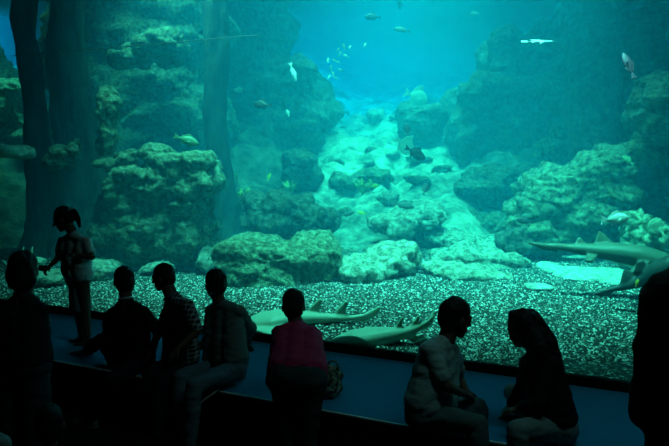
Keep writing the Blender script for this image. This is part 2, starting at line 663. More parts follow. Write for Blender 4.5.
pillar('slim dark trunk-like pillar at the far left, leaning slightly', [(23, -60, 10), (25, 20, 9.5), (30, 75, 10), (38, 150, 13), (44, 220, 18), (44, 262, 24)], M['bark'], 2, 12.5)
pillar('thick dark trunk-like pillar beside the leaning slim one', [(66, -60, 19), (67, 20, 17), (72, 80, 17), (80, 150, 22), (84, 220, 30), (84, 268, 38)], M['bark'], 4, 12.5)
pillar('straight slim pillar standing alone between the two left cliffs', [(216, -60, 15), (215, 40, 13), (216, 110, 13), (222, 180, 12), (226, 240, 16)], M['bark'], 6, 14.0)
pillar('dark square pillar rising above the right-hand cliff', [(590, -50, 30), (592, 40, 26), (594, 110, 26), (596, 170, 26), (598, 220, 28)], M['rock_dark'], 8, 14.3)

# left middle group
rock('rock_stub', 'pale green stub of rock standing in front of the thick pillar',
     [(108, 108, 9, 22, 10.6, 0.28, 0.7), (112, 98, 8, 10, 10.6, 0.28, 0.8), (107, 140, 7, 22, 10.6, 0.24, 0.8), (105, 163, 12, 6, 10.6, 0.3, 0.8)],
     M['rock'], 0.035, 0.07, 2.4, 12, 'rock')
rock('rock_ledge', 'square rock shelf with a lit top right of the thick pillar',
     [(184, 175, 32, 21, 10.8, 0.7, 0.35), (140, 185, 30, 18, 10.9, 0.7, 0.45), (165, 225, 48, 40, 11.1, 0.8, 0.45), (130, 230, 26, 45, 11.3, 0.8, 0.5)],
     M['rock'], 0.05, 0.15, 1.4, 13, 'rock')
rock('boulder', 'flat boulder sitting on the square shelf below the mottled green fish', [(158, 153, 17, 8, 10.7, 0.35, 0.8)], M['rock'], 0.03, 0.08, 2.6, 14, 'boulder')
rock('boulder', 'small dark boulder between the pale stub and the flat boulder', [(127, 158, 12, 8, 10.7, 0.3, 0.8)], M['rock'], 0.03, 0.07, 2.6, 15, 'boulder')
rock('boulder', 'square boulder high on the left cliff beside a broken slab', [(165, 48, 22, 14, 14.2, 0.8, 0.6), (140, 56, 14, 8, 14.2, 0.6, 0.7)], M['rock'], 0.05, 0.14, 1.6, 16, 'boulder')
rock('boulder', 'low slab sticking out of the left cliff near the thick pillar', [(125, 60, 13, 6, 13.8, 0.6, 0.7)], M['rock'], 0.04, 0.1, 2, 17, 'boulder')
rock('rock_slab', 'pale wedge-shaped slab at the far left edge', [(12, 152, 18, 6, 10.5, 0.4, 0.7, 8)], M['slab_pale'], 0.03, 0.05, 2, 18, 'rock')
rock('boulder', 'knobbly dark boulder at the foot of the thick pillar', [(62, 158, 14, 10, 10.2, 0.3, 0.8), (75, 148, 6, 8, 10.2, 0.2, 0.8)], M['rock_dark'], 0.03, 0.09, 2.6, 19, 'boulder')
rock('boulder', 'pale wedge boulder on the gravel right of the standing girl', [(102, 270, 14, 8, 10.0, 0.4, 0.6, 14)], M['rock_pale'], 0.03, 0.06, 2.4, 20, 'boulder')
rock('boulder', 'small pale boulder on the gravel behind the dark-shirted boy', [(121, 266, 10, 4, 10.7, 0.3, 0.7)], M['rock_pale'], 0.03, 0.05, 2.4, 21, 'boulder')
rock('boulder', 'low pale boulder on the gravel behind the plaid-shirted boy', [(156, 268, 17, 6, 10.4, 0.4, 0.7, -10)], M['rock_pale'], 0.03, 0.08, 2.4, 22, 'boulder')
rock('boulder', 'pale boulder leaning against the left end of the great boulder', [(206, 260, 9, 11, 10.6, 0.35, 0.7)], M['rock_pale'], 0.03, 0.08, 2.4, 23, 'boulder')
rock('boulder', 'pale flat slab lying on gravel behind the standing girl', [(50, 277, 24, 5, 9.4, 0.4, 0.6)], M['rock_pale'], 0.03, 0.05, 2.4, 24, 'rock')

# centre
rock('boulder', 'great rounded boulder with a sloping top on the gravel at centre',
     [(272, 266, 50, 27, 9.9, 0.75, 0.55, 5), (312, 262, 28, 29, 10.1, 0.7, 0.6), (238, 264, 17, 22, 9.9, 0.5, 0.6), (318, 246, 14, 12, 10.1, 0.4, 0.7)],
     M['rock'], 0.045, 0.14, 1.3, 31, 'boulder')
rock('boulder', 'pale sloping boulder right of the great boulder', [(384, 262, 32, 17, 10.4, 0.7, 0.75, -18), (356, 275, 22, 15, 10.0, 0.6, 0.7)], M['rock_pale'], 0.05, 0.16, 1.5, 32, 'boulder')
rock('boulder', 'grey-green boulder leaning above the pale sloping boulder', [(395, 222, 26, 12, 13, 0.8, 0.8, -10), (425, 218, 18, 14, 13.4, 0.8, 0.8)], M['rock_pale'], 0.05, 0.15, 1.5, 33, 'boulder')
rock('boulder', 'lone square boulder at the head of the sandy valley', [(421, 123, 23, 17, 21.5, 1.0, 0.5)], M['rock_dark'], 0.08, 0.2, 1.1, 34, 'boulder')
rock('boulder', 'broad low dark boulder below the right-hand cliff', [(505, 180, 40, 13, 16, 1.0, 0.7), (480, 188, 26, 8, 15.6, 0.8, 0.75)], M['rock'], 0.06, 0.16, 1.4, 35, 'boulder')
rock('boulder', 'small upright rock at the cliff foot beside a pale wedge', [(548, 152, 12, 12, 15, 0.5, 0.7), (558, 138, 6, 14, 15, 0.4, 0.7)], M['rock'], 0.05, 0.12, 1.8, 36, 'boulder')
rock('rock_slab', 'pale layered slab right of centre, topmost of its heap', [(470, 243, 36, 8, 13.0, 0.7, 0.6, 4), (440, 238, 20, 7, 13.3, 0.6, 0.6)], M['rock_pale'], 0.04, 0.12, 1.7, 37, 'rock')
rock('rock_slab', 'pale long slab in the middle of the heap right of centre', [(488, 260, 40, 9, 11.4, 0.6, 0.55, 8), (450, 256, 22, 7, 11.5, 0.5, 0.6)], M['rock_pale'], 0.04, 0.12, 1.7, 38, 'rock')
rock('rock_slab', 'pale low slab at the gravel edge of the heap right of centre', [(474, 275, 36, 7, 10.1, 0.5, 0.6, 5), (440, 270, 16, 5, 10.3, 0.4, 0.6)], M['rock_pale'], 0.04, 0.1, 1.9, 39, 'rock')
rock('boulder', 'rounded green boulder behind the pale layered slabs', [(505, 226, 28, 12, 14.8, 0.8, 0.8), (478, 218, 22, 10, 15.2, 0.7, 0.8)], M['rock'], 0.05, 0.14, 1.6, 40, 'boulder')
rock('boulder', 'low rock half buried in sand in mid valley', [(345, 182, 12, 8, 17, 0.5, 0.8), (372, 178, 20, 7, 17.4, 0.6, 0.8)], M['rock'], 0.05, 0.12, 1.8, 41, 'boulder')
rock('boulder', 'dark green boulder below the hazy rock face', [(300, 170, 18, 18, 17, 0.8, 0.7)], M['rock_dark'], 0.05, 0.15, 1.6, 42, 'boulder')
rock('boulder', 'wide green boulder above the great boulder', [(278, 214, 38, 20, 13.0, 0.8, 0.7), (318, 218, 22, 14, 13.0, 0.7, 0.75)], M['rock_dark'], 0.06, 0.18, 1.5, 43, 'boulder')

# right
rock('rock_ridge', 'long ridged rock climbing to the right above the grey shark',
     [(560, 208, 40, 42, 12.4, 0.9, 0.5, -20), (530, 224, 24, 26, 12.2, 0.8, 0.6), (598, 184, 32, 32, 12.3, 0.9, 0.5, -25), (630, 156, 28, 17, 12.2, 0.7, 0.5, -25), (662, 138, 30, 10, 12.0, 0.7, 0.6), (580, 230, 46, 26, 12.7, 0.9, 0.6)],
     M['rock'], 0.05, 0.2, 1.3, 51, 'rock', squash=(0.8, 0.8, 1.8), vein=0.9)
rock('rock_block', 'tall dark block at the right edge above the ridge', [(662, 104, 24, 28, 10.8, 0.6, 0.45)], M['rock_dark'], 0.04, 0.14, 1.6, 52, 'rock')
rock('coral_rock', 'knobbly coral-covered rock at the right edge behind the sharks',
     [(650, 236, 16, 14, 10.2, 0.5, 0.9), (663, 250, 16, 20, 10.1, 0.5, 0.9), (636, 222, 12, 10, 10.4, 0.4, 0.9), (640, 255, 16, 16, 10.3, 0.5, 0.9)],
     M['coral'], 0.03, 0.14, 4.0, 53, 'coral')
rock('rock_slab', 'bright pale slab showing behind the tail of the grey shark', [(556, 250, 28, 3, 12.8, 1.2, 0.6)], M['slab_pale'], 0.04, 0.05, 1.8, 54, 'rock')
rock('rock_slab', 'bright pale slab under the middle of the grey shark', [(572, 272, 26, 3, 10.6, 0.85, 0.6, -2)], M['slab_pale'], 0.04, 0.05, 1.8, 55, 'rock')
rock('rock_slab', 'bright pale slab between the two sharks', [(614, 276, 24, 3, 10.0, 0.75, 0.6, -3)], M['slab_pale'], 0.04, 0.05, 1.8, 56, 'rock')
rock('rock_slab', 'little pale slab lying alone on gravel left of the lower shark', [(538, 286, 13, 2, 9.1, 0.25, 0.6)], M['slab_pale'], 0.03, 0.03, 2.2, 57, 'rock')
rock('boulder', 'dark overhanging rock at the left foot of the ridge', [(515, 240, 14, 14, 11.9, 0.5, 0.8)], M['rock_dark'], 0.04, 0.1, 1.8, 58, 'boulder')

# small stones scattered over the slope
TAKEN = []
bpy.context.view_layer.update()
for o in COL.objects:
    if o.type == 'MESH' and o.get('category') in ('rock', 'boulder', 'cliff', 'pillar', 'coral'):
        cs = [o.matrix_world @ Vector(c) for c in o.bound_box]
        TAKEN.append((min(c.x for c in cs), max(c.x for c in cs), min(c.y for c in cs), max(c.y for c in cs)))


def is_free(x, y, r):
    return not any(a - r < x < b + r and c - r < y < d + r for a, b, c, d in TAKEN)


random.seed(4)
stones = []
for k in range(4):
    mb = MB().ell((0, 0, 0.28), (0.5, 0.42, 0.3), None, 18, 0.8)
    me = fuse(mb.mesh('stone'), 0.05, 2)
    ripple(me, 0.13, 2.2, 60 + k, (1, 1, 1.5), 0.6)
    stones.append(me)
stone0 = None
for k in range(44):
    for _ in range(400):
        px, d = random.uniform(255, 520), random.uniform(13, 27)
        p = at(px, 167, d)
        l, dd = ld(p.x, p.y)
        s = random.choice((0.3, 0.4, 0.45, 0.6, 0.8, 1.2))
        if is_free(p.x, p.y, 0.75 * s):
            break
    z = bed_z(p.x, p.y)
    me = stones[k % 4]
    if k < 4:
        me.materials.append(M['rock'] if k == 1 else M['rock_pale'])
        me.polygons.foreach_set('use_smooth', [True] * len(me.polygons))
        o = bpy.data.objects.new('stone', me)
    else:
        o = protos[k % 4].copy()
    if k == 0:
        protos = []
    if k < 4:
        protos.append(o)
    COL.objects.link(o)
    TAKEN.append((p.x - 0.75 * s, p.x + 0.75 * s, p.y - 0.75 * s, p.y + 0.75 * s))
    o.location = (p.x, p.y, z - 0.08 * s)
    o.scale = (s * random.uniform(0.8, 1.5), s, s * random.uniform(0.6, 1.1))
    o.rotation_euler = (0, 0, random.uniform(0, 6.3))
    tag(o, 'weathered stone lying on the rising sandy slope in the hazy valley', 'stone', 'stones on the sandy slope')

# yellow-green algae tufts on the rocks
for k, (px, py, d, lab) in enumerate(((243, 197, 13.6, 'yellow-green alga tuft on the rock left of its look-alike'),
                                      (290, 188, 16.0, 'yellow-green alga tuft on the dark boulder below the rock face'),
                                      (362, 186, 16.3, 'yellow-green alga tuft among the low rocks in mid valley'))):
    mb = MB()
    random.seed(k)
    c = at(px, py, d)
    for i in range(16):
        v = Vector((random.uniform(-1, 1), random.uniform(-0.6, 0.6), random.uniform(0.1, 0.8))) * 0.24
        mb.cap(c - Vector((0, 0, 0.15)), c + v, 0.05, 0.025, 8)
    me = fuse(mb.mesh('alga'), 0.025, 1)
    tag(put('alga_tuft', me, M['alga'], c - Vector((0, 0, 0.15))), lab, 'algae')


# ------------------------------------------------------------------ fish
def fish_mat(name, c, rough=0.5):
    return mat(name, c, rough, 0, 0.4)


FM = {
    'dark': fish_mat('fish_dark', (0.02, 0.035, 0.04)),
    'grey': fish_mat('fish_grey', (0.10, 0.15, 0.14)),
    'white': fish_mat('fish_white', (0.95, 0.95, 0.92)),
    'silver': fish_mat('fish_silver', (0.8, 0.88, 0.84)),
    'pale': fish_mat('fish_pale', (0.55, 0.72, 0.62)),
    'purple': fish_mat('fish_purple', (0.20, 0.11, 0.19)),
    'mottled': fish_mat('fish_mottled', (0.16, 0.30, 0.17)),
    'olive': fish_mat('fish_olive', (0.28, 0.42, 0.26)),
    'yellow': fish_mat('fish_yellow', (0.75, 0.72, 0.10)),
    'shark': fish_mat('shark_back', (0.085, 0.135, 0.105)),
    'sharkdark': fish_mat('shark_dark', (0.035, 0.06, 0.06)),
    'ray': fish_mat('ray_back', (0.36, 0.48, 0.36)),
    'belly': fish_mat('belly', (0.62, 0.72, 0.62)),
    'eye': M['eye'],
}


def fish_mesh(deep=0.34, thick=0.14, tail=0.26, back='grey', belly='white', split=-0.05, dorsal=0.1):
    """unit-long fish, head to +X, up +Z; one continuous body with its fins"""
    mb = MB()
    prof = [(-0.32, 0.10), (-0.24, 0.22), (-0.1, 0.62), (0.05, 0.93), (0.18, 1.0), (0.3, 0.88), (0.4, 0.62), (0.47, 0.32), (0.5, 0.10)]
    rings = []
    for x, k in prof:
        rings.append([Vector((x, math.cos(a) * thick / 2 * k ** 0.9, math.sin(a) * deep / 2 * k)) for a in [2 * math.pi * j / 14 for j in range(14)]])
    mb.loft(rings)
    t = 0.026
    mb.slab([(-0.27, 0, 0.03), (-0.5, 0, tail / 2), (-0.44, 0, 0), (-0.5, 0, -tail / 2), (-0.27, 0, -0.03)], (0, 1, 0), t)
    mb.slab([(0.26, 0, deep * 0.36), (0.1, 0, deep / 2 + dorsal), (-0.12, 0, deep * 0.3 + dorsal * 0.7), (-0.24, 0, 0.06), (0.0, 0, 0.05)], (0, 1, 0), t)
    mb.slab([(0.02, 0, -deep * 0.36), (-0.1, 0, -deep * 0.4 - dorsal * 0.7), (-0.22, 0, -0.05), (-0.05, 0, -0.03)], (0, 1, 0), t)
    for s in (-1, 1):
        mb.slab([(0.2, s * thick * 0.4, -0.02), (0.06, s * thick * 0.85, -0.1), (0.08, s * thick * 0.7, -0.02)], (0.1, s, 0.5), t)
        mb.ell((0.39, s * thick * 0.27, deep * 0.1), 0.025, None, 8)
    me = fuse(mb.mesh('fish'), 0.013, 1)
    mats = [FM[back], FM[belly], FM['eye']]
    for p in me.polygons:
        c = p.center
        if (Vector((c.x, 0, c.z)) - Vector((0.39, 0, deep * 0.1))).length < 0.024 and abs(c.y) > thick * 0.27:
            p.material_index = 2
        elif c.z < split * deep * 2 and c.x > -0.3:
            p.material_index = 1
    return me, mats


FISH = {}


def fish(kind, label, px, py, d, lpx, ang=0, turn=0, flip=False, group=None, roll=0, name='fish'):
    """ang: picture-plane angle of the head in degrees (0 right, 90 up); turn: yaw towards the far side"""
    if kind not in FISH:
        spec = {
            'bream': dict(deep=0.40, back='dark', belly='grey'),
            'whitebelly': dict(deep=0.42, back='dark', belly='white', split=-0.12),
            'dim': dict(deep=0.26, back='olive', belly='pale', dorsal=0.06),
            'whitefish': dict(deep=0.22, dorsal=0.05, back='white', belly='dark', split=-0.16),
            'grey': dict(deep=0.30, back='grey', belly='grey'),
            'jack': dict(deep=0.36, back='silver', belly='belly', tail=0.34),
            'pale': dict(deep=0.36, back='pale', belly='belly'),
            'parrot': dict(deep=0.36, back='mottled', belly='olive', split=-0.1),
            'bat': dict(deep=0.62, back='pale', belly='pale', dorsal=0.22, tail=0.4),
            'purple': dict(deep=0.26, back='purple', belly='purple', dorsal=0.05, tail=0.2),
            'yellow': dict(deep=0.34, back='yellow', belly='yellow'),
            'needle': dict(deep=0.055, thick=0.05, back='white', belly='white', dorsal=0.0, tail=0.05),
        }[kind]
        me, mats = fish_mesh(**spec)
        me.materials.clear()
        for m in mats:
            me.materials.append(m)
        me.polygons.foreach_set('use_smooth', [True] * len(me.polygons))
        FISH[kind] = me
    me = FISH[kind]
    o = bpy.data.objects.new(name, me)
    COL.objects.link(o)
    a, t = math.radians(ang), math.radians(turn)
    X = (RT * math.cos(a) + UP * math.sin(a)) * math.cos(t) + FW * math.sin(t)
    Z = UP * math.cos(a) - RT * math.sin(a)
    if math.cos(a) < -0.05 or flip:
        Z = -Z
    Z = (Z - X * Z.dot(X)).normalized()
    Y = Z.cross(X)
    s = lpx * d / F
    o.matrix_world = Matrix.Translation(at(px, py, d)) @ Matrix((X, Y, Z)).transposed().to_4x4() @ Matrix.Scale(s, 4)
    tag(o, label, 'fish', group)
    return o


fish('whitefish', 'small white fish diving head down in front of the hazy rock face', 293, 72, 11, 20, -72, 20)
fish('whitebelly', 'dark-backed fish with white belly swimming left of the diving white fish', 263, 105, 11, 21, 172, 15)
fish('bream', 'dark fish high in the bright water near the top', 373, 17, 19, 18, 175, 10)
fish('grey', 'dark fish seen tail-on at the very top of the bright water', 400, 4, 19, 12, -85, 30)
fish('grey', 'faint small fish at the upper right of the bright water', 473, 14, 22, 14, 5, 10)
fish('bream', 'dark fish diving to the lower right in front of the pale spiky fish', 415, 153, 11.5, 26, -28, 20)
fish('bream', 'dark fish hanging upright above the diving pair in the valley', 407, 130, 13, 16, 95, 30)
fish('bat', 'pale deep-bodied fish with raised spiky fins in mid valley', 404, 145, 14, 26, -35, 25)
fish('bat', 'pale greenish deep-bodied fish hovering above the lone square boulder', 416, 97, 20, 27, -20, 20)
fish('bream', 'dark fish pointing down below the pale spiky fish', 425, 189, 12.5, 17, 68, 35, True)
fish('grey', 'dark slender fish swimming right, lowest of those over the sandy valley', 403, 205, 12, 24, -10, 10)
fish('jack', 'silvery forked-tail fish swimming right above the grey shark', 615, 219, 8.0, 31, 4, 8)
fish('bream', 'dark fish in front of the left foot of the ridge', 525, 221, 10.5, 17, 170, 15)
fish('purple', 'purple-grey upright fish-shaped form in the upper right', 629, 66, 7.2, 34, 100, 25, True)  # upright purple-grey form, drawn with the fish mesh
fish('needle', 'thin white stick-like shape level in front of the square-topped cliff', 537, 41.5, 8.8, 36, 2, 5)  # thin white bar, drawn with a very slender fish mesh
fish('parrot', 'mottled green fish above the square shelf at left', 186, 140, 9.8, 26, -18, 15)
fish('parrot', 'pale leaf-shaped fish head up in front of the ridge', 628, 160, 10.5, 14, 132, 20)
fish('pale', 'pale fish resting on top of the great boulder', 246, 236, 11.0, 16, 5, 10)
fish('grey', 'grey fish low over the stones at the left of the valley', 347, 214, 13, 16, 15, 10)
fish('grey', 'small grey fish upright beside the low rocks in mid valley', 334, 174, 15, 9, 80, 25)
fish('yellow', 'tiny yellow fish over the low rocks in mid valley', 374, 186, 14.5, 11, 10, 15)
fish('yellow', 'tiny yellow fish beside the dark boulder below the rock face', 269, 177, 14.5, 9, 70, 15)
fish('yellow', 'tiny yellow fish above the pale sloping boulder', 362, 213, 13.2, 10, 170, 15)
fish('yellow', 'tiny yellow fish by the dark fin of the lower shark', 637, 283, 7.0, 9, 60, 15)
fish('pale', 'faint pale fish near the top left of the slim pillar', 240, 90, 15, 14, 178, 15)
fish('pale', 'little pale fish below the white-bellied dark fish', 288, 113, 12.5, 8, 110, 15)
fish('grey', 'little grey fish at the top of the valley, right of the school', 402, 30, 19, 18, 170, 10)
random.seed(9)
for k, (px, py) in enumerate(((331, 68), (334, 60), (333, 74), (338, 62), (340, 54), (344, 47), (329, 77), (336, 78), (346, 56), (350, 47), (341, 70), (365, 45), (328, 60), (338, 50))):
    fish('dim', 'tiny pale fish in the loose school in the hazy water left of centre', px, py, 17 + random.uniform(-1, 1), random.uniform(5.5, 8), random.choice((60, 80, 10, 150, 100)), random.uniform(5, 40), False, 'school of tiny pale fish')


# sharks and guitarfish: a lofted body with fins, melted into one skin
def swimmer(name, label, cat, spine, fins, back, belly, voxel=0.016, eyes=None, split=-0.25):
    """spine: (px, py, d, half width m, half height m) from snout to tail; fins: (outline px/py list, d, thickness, lean)"""
    mb = MB()
    pts = [at(*s[:3]) for s in spine]
    rings = []
    for i, s in enumerate(spine):
        t = (pts[min(i + 1, len(pts) - 1)] - pts[max(i - 1, 0)]).normalized()
        side = t.cross(Vector((0, 0, 1))).normalized()
        up = side.cross(t)
        rings.append([pts[i] + side * (math.cos(a) * s[3]) + up * (math.sin(a) * s[4]) for a in [2 * math.pi * j / 18 for j in range(18)]])
    mb.loft(rings)
    for out, th in fins:
        P = [at(*p) for p in out]
        nn = Vector((0, 0, 0))
        for i in range(len(P)):
            nn += P[i].cross(P[(i + 1) % len(P)])
        mb.slab(P, nn, th)
    me = fuse(mb.mesh(name), voxel, 1)
    me.update()
    mats = [back, belly, M['eye']]
    for p in me.polygons:
        if p.normal.z < split - 0.1:
            p.material_index = 1
    if eyes:
        for e in eyes:
            ev = at(*e)
            for p in me.polygons:
                if (p.center - ev).length < 0.03:
                    p.material_index = 2
    zmin = min(v.co.z for v in me.vertices)
    o = put(name, me, mats, (pts[len(pts) // 2].x, pts[len(pts) // 2].y, zmin))
    return tag(o, label, cat)


swimmer('guitarfish', 'pale guitarfish lying along the gravel behind the person in maroon', 'guitarfish',
        [(236, 325, 7.05, 0.02, 0.015), (246, 323, 7.04, 0.12, 0.045), (258, 321, 7.03, 0.22, 0.075), (274, 319.5, 7.02, 0.26, 0.095), (290, 318.5, 7.02, 0.18, 0.095), (306, 318, 7.02, 0.12, 0.078),
         (322, 318, 7.02, 0.085, 0.058), (338, 318, 7.02, 0.06, 0.042), (352, 318, 7.02, 0.04, 0.03), (364, 316, 7.02, 0.025, 0.025), (374, 310, 7.02, 0.015, 0.015)],
        [([(304, 318, 7.02), (310, 307, 7.02), (320, 298, 7.02), (323, 300, 7.02), (319, 308, 7.02), (321, 319, 7.02)], 0.05),
         ([(332, 318, 7.02), (338, 308, 7.02), (346, 300, 7.02), (349, 302, 7.02), (346, 310, 7.02), (348, 319, 7.02)], 0.05),
         ([(352, 319, 7.02), (366, 315, 7.02), (378, 306, 7.02), (382, 307, 7.02), (375, 317, 7.02), (364, 322, 7.02)], 0.045),
         ([(262, 320, 7.02), (284, 320, 7.02), (284, 335, 6.57), (270, 336, 6.57), (254, 331, 6.72)], 0.04)],
        FM['ray'], FM['belly'], 0.014)
swimmer('guitarfish', 'pale guitarfish with three upright fins lying against the window sill', 'guitarfish',
        [(327, 345, 6.26, 0.02, 0.014), (338, 342, 6.27, 0.10, 0.055), (352, 339.5, 6.28, 0.16, 0.085), (368, 338, 6.29, 0.18, 0.10), (384, 336.5, 6.27, 0.13, 0.092), (398, 334, 6.25, 0.085, 0.068),
         (410, 331, 6.24, 0.06, 0.046), (420, 327, 6.23, 0.038, 0.034), (428, 322, 6.22, 0.022, 0.022), (434, 316, 6.21, 0.014, 0.014)],
        [([(392, 333, 6.24), (396, 325, 6.24), (402, 316, 6.24), (404.5, 317, 6.24), (402, 325, 6.24), (404, 333, 6.24)], 0.045),
         ([(407, 331, 6.24), (411, 324, 6.24), (418, 315, 6.24), (420.5, 316, 6.24), (418, 324, 6.24), (418, 330, 6.24)], 0.045),
         ([(420, 329, 6.24), (428, 320, 6.24), (434, 310, 6.24), (436.5, 311, 6.24), (433, 322, 6.24), (427, 329, 6.24)], 0.04),
         ([(404, 337, 6.24), (424, 335, 6.24), (430, 341, 6.38), (412, 342, 6.24)], 0.035)],
        FM['ray'], FM['belly'], 0.013)
swimmer('guitarfish', 'pale guitarfish with upright fins partly hidden behind the standing woman', 'guitarfish',
        [(44, 262, 8.9, 0.10, 0.04), (37, 261, 8.9, 0.12, 0.06), (26, 263, 8.95, 0.10, 0.06), (14, 268, 9.0, 0.05, 0.035), (6, 264, 9.0, 0.025, 0.02), (2, 260, 9.0, 0.012, 0.012)],
        [([(30, 261, 8.92), (30, 252, 8.93), (33, 245, 8.95), (33, 253, 8.93), (36, 260, 8.92)], 0.03),
         ([(19, 264, 8.97), (20, 253, 8.98), (24, 246, 9.0), (24, 255, 8.98), (26, 263, 8.97)], 0.03)],
        FM['ray'], FM['belly'], 0.014)
swimmer('shark', 'grey-green shark gliding right above the gravel at the right', 'shark',
        [(694, 276, 8.0, 0.04, 0.03), (680, 270, 8.05, 0.13, 0.09), (662, 262, 8.15, 0.17, 0.13), (640, 256, 8.25, 0.18, 0.145), (618, 252.5, 8.35, 0.16, 0.130), (598, 250.5, 8.45, 0.12, 0.095), (578, 249, 8.5, 0.08, 0.068),
         (560, 247, 8.55, 0.055, 0.05), (546, 246, 8.58, 0.035, 0.036), (535, 244.5, 8.6, 0.02, 0.022), (528, 243.5, 8.62, 0.012, 0.012)],
        [([(594, 247, 8.46), (596, 238, 8.46), (598, 231, 8.47), (601, 231, 8.47), (608, 238, 8.45), (616, 246, 8.4), (604, 250, 8.44)], 0.06),
         ([(573, 249, 8.5), (576, 241, 8.51), (578, 237, 8.52), (581, 238, 8.52), (586, 244, 8.5), (590, 249, 8.49)], 0.055),
         ([(527, 241.5, 8.62), (545, 243, 8.58), (558, 246, 8.56), (556, 252, 8.56), (542, 250, 8.6)], 0.045),
         ([(640, 260, 8.15), (652, 262, 8.1), (634, 277, 7.75), (626, 275, 7.8)], 0.05),
         ([(588, 253, 8.46), (600, 255, 8.44), (592, 262, 8.2), (584, 261, 8.25)], 0.045)],
        FM['shark'], FM['belly'], 0.02)
swimmer('shark', 'darker shark curving upward in front of the grey one, at the right edge', 'shark',
        [(690, 262, 7.2, 0.12, 0.12), (672, 268, 7.3, 0.15, 0.15), (658, 272, 7.4, 0.14, 0.13), (644, 279, 7.5, 0.10, 0.09), (630, 285, 7.55, 0.065, 0.055), (614, 289, 7.6, 0.035, 0.03), (600, 292, 7.65, 0.018, 0.018), (591, 295, 7.68, 0.008, 0.008)],
        [([(620, 284, 7.58), (622, 276, 7.58), (624, 269, 7.59), (627, 269, 7.59), (634, 275, 7.56), (640, 281, 7.52), (632, 286, 7.55)], 0.085),
         ([(634, 272, 7.5), (636, 262, 7.5), (642, 260, 7.49), (649, 267, 7.46), (651, 275, 7.44)], 0.085),
         ([(591, 294, 7.68), (604, 289, 7.64), (616, 287, 7.6), (612, 294, 7.62), (600, 297, 7.66)], 0.03)],
        FM['sharkdark'], FM['sharkdark'], 0.018)

# a thin line crossing the water at upper left
mb = MB()
P = [at(10, 56, 9.5), at(70, 51, 9.6), at(130, 46, 9.7), at(200, 40, 9.8), at(260, 35, 9.9)]
mb.chain(P, [0.006] * 5)
tag(put('line', mb.mesh('line'), mat('line_pale', (0.06, 0.09, 0.09), 0.8), P[2]), 'thin faint line running across the dark pillars at upper left', 'line')


# ------------------------------------------------------------------ people
def hand(mb, wr, dirv, nrm, s=1.0, curl=0.5):
    """palm, four unequal bent fingers, a thumb leaving the side of the palm"""
    d = Vector(dirv).normalized()
    n = (Vector(nrm) - d * Vector(nrm).dot(d)).normalized()
    a = d.cross(n)
    wr = Vector(wr)
    pc = wr + d * (0.045 * s)
    mb.ell(pc, (0.040 * s, 0.046 * s, 0.016 * s), Matrix((a, d, n)).transposed(), 12, 0.8)
    for k, L in enumerate((0.068, 0.078, 0.072, 0.056)):
        off = (k - 1.5) * 0.0205 * s
        p = wr + d * (0.078 * s) + a * off
        ang = 0.0
        for seg, frac in enumerate((0.45, 0.32, 0.23)):
            ang += curl * (0.5, 0.9, 0.6)[seg]
            q = p + (d * math.cos(ang) - n * math.sin(ang) + a * (off * 1.2)) * (L * frac * s)
            mb.cap(p, q, (0.0098 - 0.0008 * seg) * s, (0.0092 - 0.0008 * seg) * s, 8)
            p = q
    p0 = wr + d * (0.022 * s) - a * (0.030 * s)
    p1 = p0 + (d * 0.6 - a * 0.75 - n * 0.25) * (0.036 * s)
    p2 = p1 + (d * 0.9 - a * 0.3 - n * 0.35) * (0.030 * s)
    mb.chain([p0, p1, p2], [0.013 * s, 0.011 * s, 0.009 * s])


def frame(look, up=(0, 0, 1)):
    y = Vector(look).normalized()
    x = y.cross(Vector(up)).normalized()
    z = x.cross(y)
    return Matrix((x, y, z)).transposed()


def folds(me, amp, freq, seed, sq=(1, 1, 2.2)):
    ripple(me, amp, freq, seed, sq)


